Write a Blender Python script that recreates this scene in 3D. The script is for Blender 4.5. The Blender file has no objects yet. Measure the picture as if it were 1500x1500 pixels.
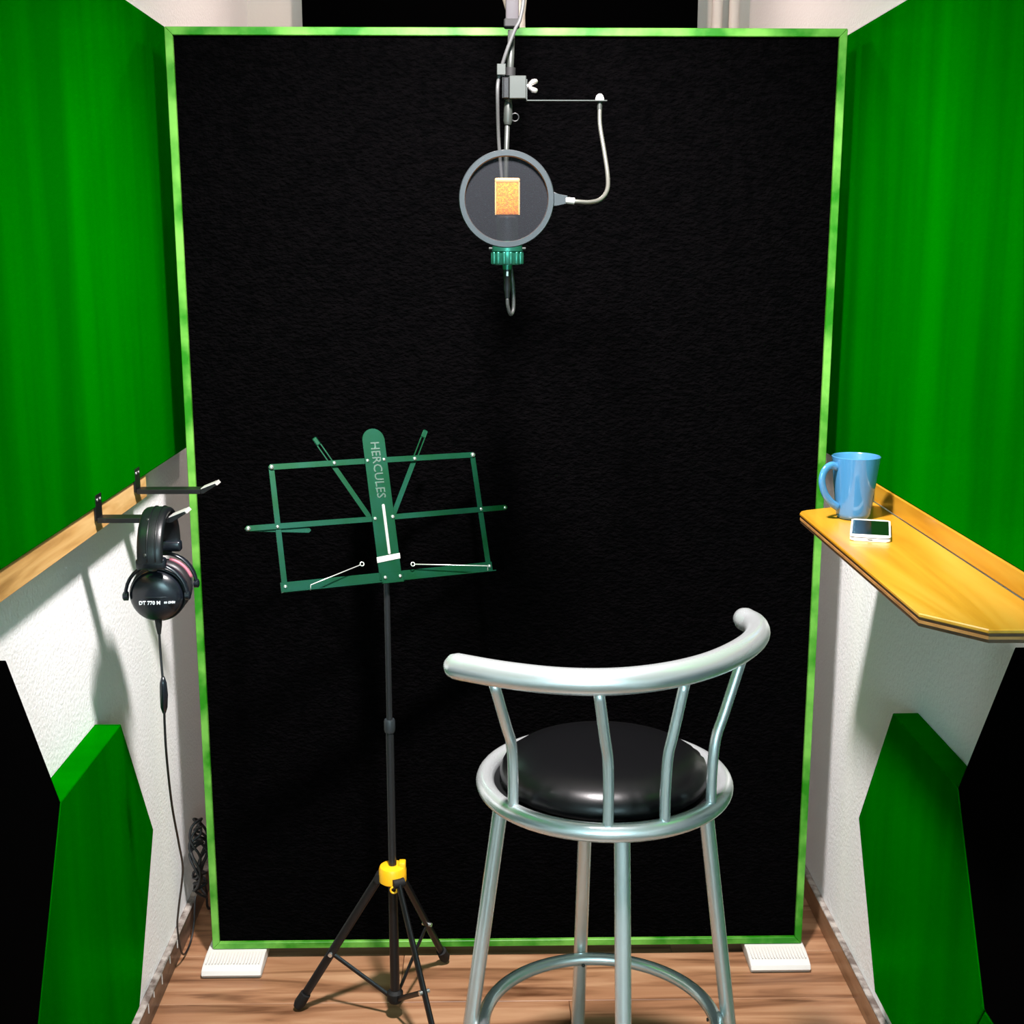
import bpy, bmesh, math, random
from mathutils import Vector, Matrix, Quaternion
random.seed(7)
PI = math.pi
scene = bpy.context.scene
COL = scene.collection

# ------------------------------------------------------------------ camera
cam_d = bpy.data.cameras.new('camera'); cam = bpy.data.objects.new('camera', cam_d); COL.objects.link(cam)
FPX = 1855.0
cam_d.sensor_width = 36; cam_d.lens = 36 * FPX / 1500; cam_d.clip_start = 0.05
pitch = math.atan(385 / FPX); yaw = math.atan(35 / FPX * math.cos(pitch))
cam.location = (0, 0, 1.6)
cam.rotation_euler = (PI / 2 - pitch, 0, -yaw)
scene.camera = cam

# ------------------------------------------------------------------ world, window fill, exposure
world = bpy.data.worlds.new('world'); scene.world = world; world.use_nodes = True
bg = world.node_tree.nodes['Background']; bg.inputs[0].default_value = (0.75, 0.88, 1.0, 1); bg.inputs[1].default_value = 0.6

def area_light(name, loc, rot, sx, sy, power, color):
    l = bpy.data.lights.new(name, 'AREA'); l.shape = 'RECTANGLE'; l.size = sx; l.size_y = sy
    l.energy = power; l.color = color
    o = bpy.data.objects.new(name, l); COL.objects.link(o); o.location = loc; o.rotation_euler = rot
    return o
# fill light coming through an added, unseen window behind the camera
area_light('window_fill', (0.04, -1.95, 1.50), (PI / 2, 0, 0), 1.1, 1.2, 100, (0.56, 0.90, 0.98))

vs = scene.view_settings
vs.view_transform = 'Standard'; vs.look = 'None'; vs.gamma = 1; vs.use_curve_mapping = False
vs.exposure = 0.0

# ------------------------------------------------------------------ materials
def hexless(c): return (c[0], c[1], c[2], 1)
def mat(name, color, rough=0.5, metal=0.0, spec=0.5, color2=None, nscale=20, stretch=(1, 1, 1), lo=0.35, hi=0.65,
        bump=0.0, bscale=200, bdist=0.002, coat=0.0, alpha=1.0, detail=4, sheen=0.0, bstretch=(1, 1, 1), rough2=None):
    m = bpy.data.materials.new(name); m.use_nodes = True
    nt = m.node_tree; b = nt.nodes['Principled BSDF']
    b.inputs['Base Color'].default_value = hexless(color); b.inputs['Roughness'].default_value = rough
    b.inputs['Metallic'].default_value = metal; b.inputs['Specular IOR Level'].default_value = spec
    b.inputs['Coat Weight'].default_value = coat; b.inputs['Alpha'].default_value = alpha
    if sheen: b.inputs['Sheen Weight'].default_value = sheen
    tc = nt.nodes.new('ShaderNodeTexCoord')
    if color2 is not None:
        mp = nt.nodes.new('ShaderNodeMapping'); mp.inputs['Scale'].default_value = stretch
        nz = nt.nodes.new('ShaderNodeTexNoise'); nz.inputs['Scale'].default_value = nscale; nz.inputs['Detail'].default_value = detail
        rp = nt.nodes.new('ShaderNodeValToRGB')
        rp.color_ramp.elements[0].position = lo; rp.color_ramp.elements[1].position = hi
        rp.color_ramp.elements[0].color = hexless(color); rp.color_ramp.elements[1].color = hexless(color2)
        nt.links.new(tc.outputs['Object'], mp.inputs['Vector']); nt.links.new(mp.outputs[0], nz.inputs['Vector'])
        nt.links.new(nz.outputs['Fac'], rp.inputs['Fac']); nt.links.new(rp.outputs['Color'], b.inputs['Base Color'])
        if rough2 is not None:
            mr = nt.nodes.new('ShaderNodeMapRange'); mr.inputs['To Min'].default_value = rough; mr.inputs['To Max'].default_value = rough2
            nt.links.new(nz.outputs['Fac'], mr.inputs['Value']); nt.links.new(mr.outputs[0], b.inputs['Roughness'])
    if bump:
        mp2 = nt.nodes.new('ShaderNodeMapping'); mp2.inputs['Scale'].default_value = bstretch
        n2 = nt.nodes.new('ShaderNodeTexNoise'); n2.inputs['Scale'].default_value = bscale; n2.inputs['Detail'].default_value = 3
        bp = nt.nodes.new('ShaderNodeBump'); bp.inputs['Strength'].default_value = bump; bp.inputs['Distance'].default_value = bdist
        nt.links.new(tc.outputs['Object'], mp2.inputs['Vector']); nt.links.new(mp2.outputs[0], n2.inputs['Vector'])
        nt.links.new(n2.outputs['Fac'], bp.inputs['Height']); nt.links.new(bp.outputs[0], b.inputs['Normal'])
    return m

def wood(name, c_dark, c_mid, c_light, rough=0.45, along='x', scale=3.0, spec=0.4, coat=0.0):
    """wood grain running along one axis of the object, offset for every object"""
    m = bpy.data.materials.new(name); m.use_nodes = True
    nt = m.node_tree; b = nt.nodes['Principled BSDF']; b.inputs['Roughness'].default_value = rough
    b.inputs['Specular IOR Level'].default_value = spec; b.inputs['Coat Weight'].default_value = coat
    tc = nt.nodes.new('ShaderNodeTexCoord'); oi = nt.nodes.new('ShaderNodeObjectInfo')
    ad = nt.nodes.new('ShaderNodeVectorMath'); ad.operation = 'MULTIPLY_ADD'
    cb = nt.nodes.new('ShaderNodeCombineXYZ')
    for i in range(3): nt.links.new(oi.outputs['Random'], cb.inputs[i])
    ad.inputs[1].default_value = (17, 23, 31)
    nt.links.new(cb.outputs[0], ad.inputs[0]); nt.links.new(tc.outputs['Object'], ad.inputs[2])
    mp = nt.nodes.new('ShaderNodeMapping')
    st = [9.0, 9.0, 9.0]; st['xyz'.index(along)] = 0.8
    mp.inputs['Scale'].default_value = st
    nt.links.new(ad.outputs[0], mp.inputs['Vector'])
    n1 = nt.nodes.new('ShaderNodeTexNoise'); n1.inputs['Scale'].default_value = scale; n1.inputs['Detail'].default_value = 8
    n1.inputs['Distortion'].default_value = 1.1
    nt.links.new(mp.outputs[0], n1.inputs['Vector'])
    rp = nt.nodes.new('ShaderNodeValToRGB'); e = rp.color_ramp.elements
    e[0].position = 0.30; e[0].color = hexless(c_dark); e[1].position = 0.72; e[1].color = hexless(c_light)
    k = e.new(0.48); k.color = hexless(c_mid)
    nt.links.new(n1.outputs['Fac'], rp.inputs['Fac'])
    nt.links.new(rp.outputs['Color'], b.inputs['Base Color'])
    bp = nt.nodes.new('ShaderNodeBump'); bp.inputs['Strength'].default_value = 0.15; bp.inputs['Distance'].default_value = 0.001
    nt.links.new(n1.outputs['Fac'], bp.inputs['Height']); nt.links.new(bp.outputs[0], b.inputs['Normal'])
    return m

M = {}
M['wall'] = mat('white_plaster', (0.86, 0.86, 0.85), 0.75, spec=0.2, bump=0.5, bscale=130, bdist=0.003)
M['cream'] = mat('cream_plaster', (0.80, 0.74, 0.68), 0.8, spec=0.2, bump=0.25, bscale=90, bdist=0.002)
M['ceiling'] = mat('ceiling_paint', (0.72, 0.71, 0.69), 0.85, spec=0.2)
M['plank'] = wood('laminate_plank', (0.085, 0.032, 0.013), (0.29, 0.14, 0.070), (0.43, 0.245, 0.135), 0.40, 'x', 2.6)
M['base'] = mat('worn_dark_baseboard', (0.045, 0.028, 0.02), 0.35, color2=(0.16, 0.10, 0.07), nscale=12, stretch=(1, .4, 3), bump=0.3, bscale=60)
M['base_r'] = wood('brown_baseboard', (0.10, 0.045, 0.02), (0.22, 0.11, 0.055), (0.34, 0.19, 0.11), 0.3, 'y', 2.5)
M['chip'] = mat('scuffed_white_caulk', (0.42, 0.38, 0.34), 0.7, color2=(0.12, 0.09, 0.075), nscale=40)
M['felt'] = mat('black_felt', (0.0002, 0.0002, 0.0003), 0.95, spec=0.02, color2=(0.0010, 0.0008, 0.0010), nscale=60, stretch=(1, 1, 2), bump=1.0, bscale=95, bdist=0.012, bstretch=(1, 1, 1.7), sheen=0.0)
M['black_panel'] = mat('black_fabric', (0.0004, 0.0004, 0.0005), 0.95, spec=0.01)
M['frame_green'] = mat('lime_stained_wood', (0.014, 0.16, 0.003), 0.42, spec=0.25, color2=(0.14, 0.38, 0.055), nscale=11, stretch=(1, 1, 1), lo=0.38, hi=0.62, bump=0.15, bscale=60, detail=6)
M['green'] = mat('green_lacquered_board', (0.0001, 0.178, 0.0001), 0.34, metal=0.35, spec=0.0, color2=(0.0001, 0.112, 0.0003), nscale=2.2, stretch=(1, 3.5, 0.35), bump=0.05, bscale=300, bdist=0.0005)
_g = M['green'].node_tree.nodes['Principled BSDF']; _g.inputs['Specular Tint'].default_value = (0.03, 0.9, 0.03, 1)
M['batten'] = wood('pine_batten', (0.34, 0.17, 0.045), (0.56, 0.31, 0.10), (0.74, 0.48, 0.20), 0.5, 'y', 4.0)
M['shelf'] = wood('varnished_plywood', (0.38, 0.16, 0.008), (0.50, 0.245, 0.018), (0.57, 0.32, 0.04), 0.32, 'y', 1.5, 0.5, 0.2)
M['ply_dark'] = mat('plywood_dark_edge', (0.05, 0.022, 0.008), 0.5, color2=(0.11, 0.05, 0.018), nscale=30)
M['ply_light'] = mat('plywood_light_edge', (0.40, 0.19, 0.05), 0.5, color2=(0.25, 0.11, 0.03), nscale=30)
M['steel'] = mat('brushed_silver_paint', (0.76, 0.79, 0.80), 0.27, metal=0.72, bump=0.03, bscale=500, bdist=0.0003)
M['vinyl'] = mat('black_vinyl', (0.003, 0.003, 0.0035), 0.30, spec=0.32, bump=0.12, bscale=600, bdist=0.0006)
M['black_metal'] = mat('black_powder_metal', (0.005, 0.005, 0.0055), 0.38, spec=0.35)
M['pole_metal'] = mat('black_anodised_tube', (0.03, 0.032, 0.035), 0.28, metal=0.6)
M['stand_metal'] = mat('metal_with_reflected_green', (0.002, 0.058, 0.020), 0.33, metal=0.6, color2=(0.006, 0.072, 0.044), nscale=14, bump=0.05, bscale=300, bdist=0.0003)  # green that the metal reflects is put into its base colour
M['rivet'] = mat('zinc_rivet', (0.75, 0.78, 0.76), 0.25, metal=0.9)
M['wire'] = mat('bright_wire', (0.85, 0.84, 0.80), 0.25, metal=0.7)
M['emboss'] = mat('embossed_bright_edge', (0.30, 0.42, 0.37), 0.25, metal=0.9)
M['satin'] = mat('satin_bare_metal', (0.55, 0.53, 0.50), 0.4, metal=0.3)
M['yellow'] = mat('yellow_plastic', (0.86, 0.43, 0.008), 0.4, spec=0.5)
M['rubber'] = mat('black_rubber', (0.006, 0.006, 0.006), 0.7, spec=0.3)
M['white_rubber'] = mat('white_rubber', (0.62, 0.59, 0.55), 0.6, spec=0.3)
M['blue'] = mat('blue_glaze', (0.05, 0.185, 0.36), 0.16, spec=0.6, coat=0.5)
M['phone_white'] = mat('phone_white_shell', (0.80, 0.79, 0.74), 0.3)
M['phone_glass'] = mat('phone_black_glass', (0.004, 0.004, 0.005), 0.08, spec=0.6)
M['phone_line'] = mat('phone_dark_band', (0.05, 0.04, 0.02), 0.4)
M['gold'] = mat('gold_mesh', (0.46, 0.10, 0.0), 0.6, metal=0.0, color2=(0.66, 0.23, 0.001), nscale=420, lo=0.4, hi=0.6, bump=0.8, bscale=900, bdist=0.002)
M['gold_edge'] = mat('gold_bright_band', (0.62, 0.36, 0.14), 0.4, metal=0.2)
M['mic_dark'] = mat('mic_dark_body', (0.018, 0.02, 0.022), 0.35, metal=0.5)
M['mount_green'] = mat('mount_metal_reflected_green', (0.035, 0.21, 0.15), 0.33, metal=0.7)  # base colour carries the green reflected by the mount
M['grey_metal'] = mat('grey_metal', (0.040, 0.044, 0.040), 0.42, metal=0.5)
M['dark_grey'] = mat('dark_grey_plastic', (0.015, 0.019, 0.022), 0.45)
M['goose'] = mat('gooseneck_metal', (0.15, 0.15, 0.13), 0.35, metal=0.7)
M['silver'] = mat('silver_screw', (0.80, 0.74, 0.72), 0.25, metal=0.9)
M['cable_grey'] = mat('grey_cable', (0.05, 0.05, 0.05), 0.45)
M['cable'] = mat('black_cable', (0.006, 0.006, 0.007), 0.5)
M['mesh'] = mat('pop_filter_mesh', (0.022, 0.024, 0.028), 0.9, spec=0.1, alpha=0.30, bump=0.3, bscale=1500)
M['leather'] = mat('black_leatherette', (0.004, 0.005, 0.006), 0.36, spec=0.4, bump=0.15, bscale=350, bdist=0.0008)
M['cup'] = mat('black_satin_plastic', (0.006, 0.008, 0.012), 0.27, spec=0.55)
M['pad'] = mat('black_ear_pad', (0.016, 0.014, 0.016), 0.42, spec=0.4)
M['pink'] = mat('pink_ring', (0.36, 0.10, 0.14), 0.5)
M['print'] = mat('white_print', (0.75, 0.78, 0.80), 0.6)
M['beige'] = mat('beige_cloth', (0.55, 0.42, 0.35), 0.9, color2=(0.70, 0.58, 0.50), nscale=30, bump=0.5, bscale=60, bdist=0.005)
M['taupe'] = mat('taupe_plastic', (0.038, 0.033, 0.036), 0.5)
M['lamp_white'] = mat('lamp_white_metal', (0.8, 0.8, 0.8), 0.4)
M['glass'] = mat('window_glass', (1, 1, 1), 0.0, spec=0.5, alpha=0.12)
M['white_paint'] = mat('white_window_paint', (0.8, 0.8, 0.78), 0.5)

# ------------------------------------------------------------------ mesh helpers
def obj(name, bm, m, parent=None, smooth=False, angle=None):
    me = bpy.data.meshes.new(name)
    bmesh.ops.recalc_face_normals(bm, faces=bm.faces)
    bm.to_mesh(me); bm.free()
    for x in (m if isinstance(m, (list, tuple)) else [m]): me.materials.append(x)
    if smooth:
        for p in me.polygons: p.use_smooth = True
        if angle is not None:
            try: me.set_sharp_from_angle(angle=math.radians(angle))
            except Exception: pass
    o = bpy.data.objects.new(name, me); COL.objects.link(o)
    if parent is not None: o.parent = parent
    return o
def thing(name, label, cat, loc=(0, 0, 0), rot=(0, 0, 0), group=None):
    o = bpy.data.objects.new(name, None); COL.objects.link(o); o.location = loc; o.rotation_euler = rot
    o.empty_display_size = 0.05
    return tag(o, label, cat, group)
def tag(o, label, cat, group=None):
    o['label'] = label; o['category'] = cat
    if group: o['group'] = group
    return o
def struct(o): o['kind'] = 'structure'; return o
def bm_new(): return bmesh.new()
def box(bm, a, b, bev=0.0, seg=1, mtx=None):
    vs_ = [Vector((x, y, z)) for x in (a[0], b[0]) for y in (a[1], b[1]) for z in (a[2], b[2])]
    if mtx is not None: vs_ = [mtx @ v for v in vs_]
    v = [bm.verts.new(p) for p in vs_]
    f = [bm.faces.new([v[i] for i in q]) for q in ((0, 1, 3, 2), (4, 6, 7, 5), (0, 4, 5, 1), (2, 3, 7, 6), (0, 2, 6, 4), (1, 5, 7, 3))]
    if bev:
        es = list({e for ff in f for e in ff.edges})
        bmesh.ops.bevel(bm, geom=es, offset=bev, segments=seg, affect='EDGES', profile=0.5)
    return bm
def prism(bm, pts, thick, frame=None, bev=0.0, seg=1):
    """pts: 2-D outline; extruded by thick along local z; frame: 4x4 matrix"""
    fr = frame or Matrix.Identity(4)
    a = [bm.verts.new(fr @ Vector((x, y, 0))) for x, y in pts]
    b = [bm.verts.new(fr @ Vector((x, y, thick))) for x, y in pts]
    n = len(pts); fs = [bm.faces.new(a[::-1]), bm.faces.new(b)]
    for i in range(n): fs.append(bm.faces.new((a[i], a[(i + 1) % n], b[(i + 1) % n], b[i])))
    if bev:
        es = list({e for ff in fs[:2] for e in ff.edges})
        bmesh.ops.bevel(bm, geom=es, offset=bev, segments=seg, affect='EDGES', profile=0.5)
    return bm
def catmull(pts, n=8):
    P = [Vector(p) for p in pts]
    if len(P) < 3: return P
    Q = [2 * P[0] - P[1]] + P + [2 * P[-1] - P[-2]]; out = []
    for i in range(1, len(Q) - 2):
        a, b, c, d = Q[i - 1:i + 3]
        for k in range(n):
            t = k / n
            out.append(0.5 * ((2 * b) + (c - a) * t + (2 * a - 5 * b + 4 * c - d) * t * t + (3 * b - a - 3 * c + d) * t ** 3))
    out.append(P[-1]); return out
def tube(bm, pts, r, seg=12, closed=False, round_end=False, squash=None):
    P = [Vector(p) for p in pts]; n = len(P)
    rad = (lambda i: r[i]) if isinstance(r, (list, tuple)) else (lambda i: r)
    T = []
    for i in range(n):
        if closed: t = P[(i + 1) % n] - P[i - 1]
        else: t = P[min(i + 1, n - 1)] - P[max(i - 1, 0)]
        T.append(t.normalized())
    up = Vector((0, 0, 1)) if abs(T[0].z) < 0.9 else Vector((1, 0, 0))
    N = (up - T[0] * up.dot(T[0])).normalized(); rings = []
    for i in range(n):
        if i: N = T[i - 1].rotation_difference(T[i]) @ N
        N = (N - T[i] * N.dot(T[i])).normalized(); B = T[i].cross(N)
        sa, sb = squash if squash else (1, 1)
        rings.append([bm.verts.new(P[i] + (N * math.cos(2 * PI * k / seg) * sa + B * math.sin(2 * PI * k / seg) * sb) * rad(i)) for k in range(seg)])
    m = n if closed else n - 1
    for i in range(m):
        a, b = rings[i], rings[(i + 1) % n]
        for k in range(seg): bm.faces.new((a[k], a[(k + 1) % seg], b[(k + 1) % seg], b[k]))
    if not closed:
        for ring, p, t, s, i in ((rings[0], P[0], T[0], -1, 0), (rings[-1], P[-1], T[-1], 1, n - 1)):
            if round_end:
                prev = ring
                for q in (0.35, 0.7, 0.92):
                    h = math.sin(q * PI / 2); w = math.cos(q * PI / 2)
                    cur = [bm.verts.new(p + (v.co - p) * w + t * s * h * rad(i) * round_end) for v in ring]
                    for k in range(seg): bm.faces.new((prev[k], prev[(k + 1) % seg], cur[(k + 1) % seg], cur[k]))
                    prev = cur
                bm.faces.new(prev)
            else: bm.faces.new(ring)
    return bm
def circle(c, r, n, ax='z', a0=0.0):
    o = []
    for i in range(n):
        a = a0 + 2 * PI * i / n; u, v = r * math.cos(a), r * math.sin(a)
        d = {'z': (u, v, 0), 'y': (u, 0, v), 'x': (0, u, v)}[ax]
        o.append(Vector(c) + Vector(d))
    return o
def lathe(bm, prof, seg=32, mtx=None):
    """prof: list of (r, z); closed at the ends when r == 0"""
    mt = mtx or Matrix.Identity(4); rings = []
    for r, z in prof:
        if r < 1e-6: rings.append([bm.verts.new(mt @ Vector((0, 0, z)))])
        else: rings.append([bm.verts.new(mt @ Vector((r * math.cos(2 * PI * k / seg), r * math.sin(2 * PI * k / seg), z))) for k in range(seg)])
    for a, b in zip(rings, rings[1:]):
        for k in range(seg):
            q = [a[k % len(a)], a[(k + 1) % len(a)], b[(k + 1) % len(b)], b[k % len(b)]]
            u = []
            for v in q:
                if v not in u: u.append(v)
            if len(u) >= 3: bm.faces.new(u)
    return bm
def frame(o, ex, ey, ez):
    m = Matrix.Identity(4)
    for i, v in enumerate((ex, ey, ez)):
        for k in range(3): m[k][i] = v[k]
    for k in range(3): m[k][3] = o[k]
    return m
def axis_frame(o, d):
    """frame whose local z points along d"""
    d = Vector(d).normalized(); return Matrix.Translation(Vector(o)) @ Vector((0, 0, 1)).rotation_difference(d).to_matrix().to_4x4()
def text_mesh(name, body, size, depth, m, mtx, parent, sx=1.0, bold=0.0):
    cu = bpy.data.curves.new(name, 'FONT'); cu.body = body; cu.size = size; cu.extrude = depth; cu.offset = bold
    cu.align_x = 'CENTER'; cu.align_y = 'CENTER'; cu.resolution_u = 2
    t = bpy.data.objects.new(name, cu); COL.objects.link(t)
    bpy.context.view_layer.update()
    me = bpy.data.meshes.new_from_object(t.evaluated_get(bpy.context.evaluated_depsgraph_get()))
    bpy.data.objects.remove(t); bpy.data.curves.remove(cu)
    me.name = name; me.transform(Matrix.Diagonal((sx, 1, 1, 1))); me.transform(mtx)
    me.materials.clear(); me.materials.append(m)
    o = bpy.data.objects.new(name, me); COL.objects.link(o); o.parent = parent
    return o

# ------------------------------------------------------------------ room shell
XL, XR, YB, YF, ZC = -0.73, 0.805, 4.10, -1.70, 2.62
# floor: sub-floor slab with single laminate planks
fl = struct(obj('floor', box(bm_new(), (XL - 0.1, YF - 0.1, -0.08), (XR + 0.1, YB + 0.1, -0.0125)), M['base']))
PW = 0.19
y0 = 2.478 - PW * 22
row = 0
while y0 < YB:
    ya, yb = max(y0, YF), min(y0 + PW, YB)
    if yb - ya > 0.01:
        k = round((y0 - 2.478) / PW)
        off = {-1: 0.17, 0: -0.20, 1: 0.42, -2: -0.35, -3: 0.5}.get(k, random.uniform(-0.6, 0.6))
        cuts = [XL] + sorted(c for c in (off - 1.2, off, off + 1.2) if XL + 0.02 < c < XR - 0.02) + [XR]
        for a, b in zip(cuts, cuts[1:]):
            cx, cy = (a + b) / 2, (ya + yb) / 2
            w, d = (b - a) / 2 - 0.0006, (yb - ya) / 2 - 0.0006
            p = obj('floor_plank', box(bm_new(), (-w, -d, -0.012), (w, d, 0.0), 0.0009), M['plank'], fl)
            p.location = (cx, cy, 0)
    y0 += PW
struct(obj('ceiling', box(bm_new(), (XL - 0.1, YF - 0.1, ZC), (XR + 0.1, YB + 0.1, ZC + 0.08)), M['ceiling']))
struct(obj('wall_left', box(bm_new(), (XL - 0.1, YF, -0.0125), (XL, YB, ZC)), M['wall']))
struct(obj('wall_right', box(bm_new(), (XR, YF, -0.0125), (XR + 0.1, YB, ZC)), M['wall']))
struct(obj('wall_back', box(bm_new(), (XL - 0.1, YB, -0.0125), (XR + 0.1, YB + 0.1, ZC)), M['cream']))
# wall behind the camera with an opening for the added fill window
bm = bm_new()
WX0, WX1, WZ0, WZ1 = -0.51, 0.59, 0.9, 2.1
box(bm, (XL - 0.1, YF - 0.1, -0.0125), (WX0, YF, ZC)); box(bm, (WX1, YF - 0.1, -0.0125), (XR + 0.1, YF, ZC))
box(bm, (WX0, YF - 0.1, -0.0125), (WX1, YF, WZ0)); box(bm, (WX0, YF - 0.1, WZ1), (WX1, YF, ZC))
struct(obj('wall_front', bm, M['wall']))
wr = struct(thing('fill_window', 'unseen white framed window added behind the camera for fill light', 'window', (0, 0, 0)))
bm = bm_new()
for a, b in (((WX0, WZ0), (WX0 + 0.05, WZ1)), ((WX1 - 0.05, WZ0), (WX1, WZ1)), ((WX0 + 0.05, WZ0), (WX1 - 0.05, WZ0 + 0.05)), ((WX0 + 0.05, WZ1 - 0.05), (WX1 - 0.05, WZ1)), ((0.02, WZ0 + 0.05), (0.06, WZ1 - 0.05))):
    box(bm, (a[0], YF - 0.08, a[1]), (b[0], YF - 0.03, b[1]))
obj('window_frame', bm, M['white_paint'], wr)
for a, b in ((WX0 + 0.05, 0.02), (0.06, WX1 - 0.05)):
    obj('pane', box(bm_new(), (a, YF - 0.058, WZ0 + 0.05), (b, YF - 0.054, WZ1 - 0.05)), M['glass'], wr)
# baseboards
bl = struct(obj('baseboard_left', box(bm_new(), (XL, YF, 0), (XL + 0.014, YB, 0.058), 0.003), M['base']))
bm = bm_new(); box(bm, (XL + 0.0005, YF, 0.058), (XL + 0.016, YB, 0.064), 0.002)
obj('baseboard_cap', bm, M['chip'], bl)
for i in range(5):
    yy = 2.40 + 0.06 * i + random.uniform(-.025, .025); h = random.uniform(0.012, 0.03)
    obj('paint_drip', box(bm_new(), (XL + 0.0138, yy, 0.056 - h), (XL + 0.0152, yy + 0.0035, 0.056), 0.0004), M['white_rubber'], bl)
br = struct(obj('baseboard_right', box(bm_new(), (XR - 0.014, YF, 0), (XR, YB, 0.058), 0.003), M['base_r']))
obj('baseboard_cap', box(bm_new(), (XR - 0.015, YF, 0.058), (XR - 0.0005, YB, 0.063), 0.002), M['chip'], br)

# ------------------------------------------------------------------ black panel and pipes on the far wall
tag(obj('wall_panel', box(bm_new(), (-0.558, YB - 0.05, 0.10), (0.638, YB - 0.001, 2.55), 0.004), M['black_panel']),
    'wide black fabric panel hung on the cream far wall behind the green-framed screen', 'panel')
for px, lab in ((0.700, 'cream vertical pipe beside the black panel on the far wall'), (0.752, 'cream vertical pipe in the corner of the far wall')):
    t = thing('heating_pipe', lab, 'pipe', (px, YB - 0.03, 0), group='pipes on the far wall')
    obj('tube', tube(bm_new(), [(0, 0, 0.001), (0, 0, ZC - 0.001)], 0.016, 16), M['cream'], t, True, 40)
    for z in (0.5, 2.2):
        obj('pipe_clip', tube(bm_new(), circle((0, 0, z), 0.0175, 20), 0.003, 8, True), M['grey_metal'], t, True)

# ------------------------------------------------------------------ the free-standing screen
SX0, SX1, SZ0, SZ1, SY = -0.637, 0.718, 0.029, 2.030, 2.65
scr = thing('acoustic_screen', 'tall black felt screen in a lime green wooden frame standing on white wedges', 'screen', ((SX0 + SX1) / 2, SY, 0))
ox = (SX0 + SX1) / 2; fw = 0.0155; hw = (SX1 - SX0) / 2
def mitre(name, p, q, u, v):
    # trapezoid outline in x-z, extruded along y
    bm = bm_new(); pts = [p, q, v, u]
    a = [bm.verts.new((x, 0, z)) for x, z in pts]; b = [bm.verts.new((x, 0.06, z)) for x, z in pts]
    bm.faces.new(a); bm.faces.new(b[::-1])
    for i in range(4): bm.faces.new((a[i], a[(i + 1) % 4], b[(i + 1) % 4], b[i]))
    bmesh.ops.bevel(bm, geom=list(bm.edges), offset=0.0012, segments=1, affect='EDGES')
    return obj(name, bm, M['frame_green'], scr)
g = 0.0004
mitre('frame_rail', (-hw + g, SZ1), (hw - g, SZ1), (-hw + fw, SZ1 - fw), (hw - fw, SZ1 - fw))
mitre('frame_rail', (-hw + g, SZ0), (hw - g, SZ0), (-hw + fw, SZ0 + fw), (hw - fw, SZ0 + fw))
mitre('frame_rail', (-hw, SZ0 + g), (-hw, SZ1 - g), (-hw + fw, SZ0 + fw), (-hw + fw, SZ1 - fw))
mitre('frame_rail', (hw, SZ0 + g), (hw, SZ1 - g), (hw - fw, SZ0 + fw), (hw - fw, SZ1 - fw))
obj('felt_panel', box(bm_new(), (-hw + fw - .001, 0.009, SZ0 + fw - .001), (hw - fw + .001, 0.055, SZ1 - fw + .001)), M['felt'], scr)
# white ribbed wedges under the screen
def wedge(name, x0, x1, label):
    t = thing(name, label, 'wedge', ((x0 + x1) / 2, SY, 0), group='white wedges under the screen')
    w = (x1 - x0) / 2
    prof = [(-0.070, 0.0005), (-0.078, 0.010), (-0.074, 0.019), (-0.060, 0.0245), (-0.02, 0.0275), (0.08, 0.0275), (0.09, 0.0005)]
    bm = bm_new(); fr = frame((-w, 0, 0), (0, 1, 0), (0, 0, 1), (1, 0, 0))
    prism(bm, prof, 2 * w, fr, 0.003, 2)
    obj('wedge_body', bm, M['white_rubber'], t, True, 35)
    bm = bm_new(); n = 18
    for i in range(n):
        x = -w + 0.008 + (2 * w - 0.016) * i / (n - 1)
        box(bm, (x - 0.0016, -0.058, 0.0262), (x + 0.0016, -0.012, 0.0288))
    obj('ribs', bm, M['white_rubber'], t)
wedge('support_wedge', -0.648, -0.514, 'white ribbed rubber wedge under the screen corner beside the dark baseboard')
wedge('support_wedge', 0.586, 0.722, 'white ribbed rubber wedge under the screen corner on the shelf side')

# ------------------------------------------------------------------ green wall panels, battens, shelf
FL, FR = -0.68, 0.755
tag(obj('wall_board', box(bm_new(), (XL + 0.001, 0.55, 1.162), (FL, 2.98, 2.060), 0.002), M['green']),
    'large green lacquered board above the headphone hooks', 'panel', 'large green wall boards')
tag(obj('wall_board', box(bm_new(), (FR, 0.55, 1.153), (XR - 0.001, 2.98, 2.040), 0.002), M['green']),
    'large green lacquered board above the wooden shelf and blue mug', 'panel', 'large green wall boards')
tag(obj('pine_batten', box(bm_new(), (XL + 0.001, 0.55, 1.115), (FL - 0.004, 2.50, 1.1615), 0.0015), M['batten']),
    'raw pine batten carrying the black hooks under the green board', 'batten')
sh = thing('wall_shelf', 'varnished plywood shelf with clipped corner holding blue mug and phone', 'shelf', (0.70, 2.0, 1.10))
out = [(0.055, 0.42), (0.054, -0.43), (-0.05, -0.428), (-0.116, -0.351), (-0.116, 0.320), (-0.110, 0.335), (-0.098, 0.343)]
def inset(pts, s):
    return [(x + (s if x < 0 else 0), y + (s if y < -0.3 else -s if y > 0.3 else 0)) for x, y in pts]
obj('board_top', prism(bm_new(), out, 0.006, frame((0, 0, 0.009), (1, 0, 0), (0, 1, 0), (0, 0, 1)), 0.0015), M['shelf'], sh)
obj('ply_layer', prism(bm_new(), inset(out, 0.0015), 0.004, frame((0, 0, 0.005), (1, 0, 0), (0, 1, 0), (0, 0, 1))), M['ply_dark'], sh)
obj('ply_layer', prism(bm_new(), inset(out, 0.0006), 0.004, frame((0, 0, 0.001), (1, 0, 0), (0, 1, 0), (0, 0, 1))), M['ply_light'], sh)
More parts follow.
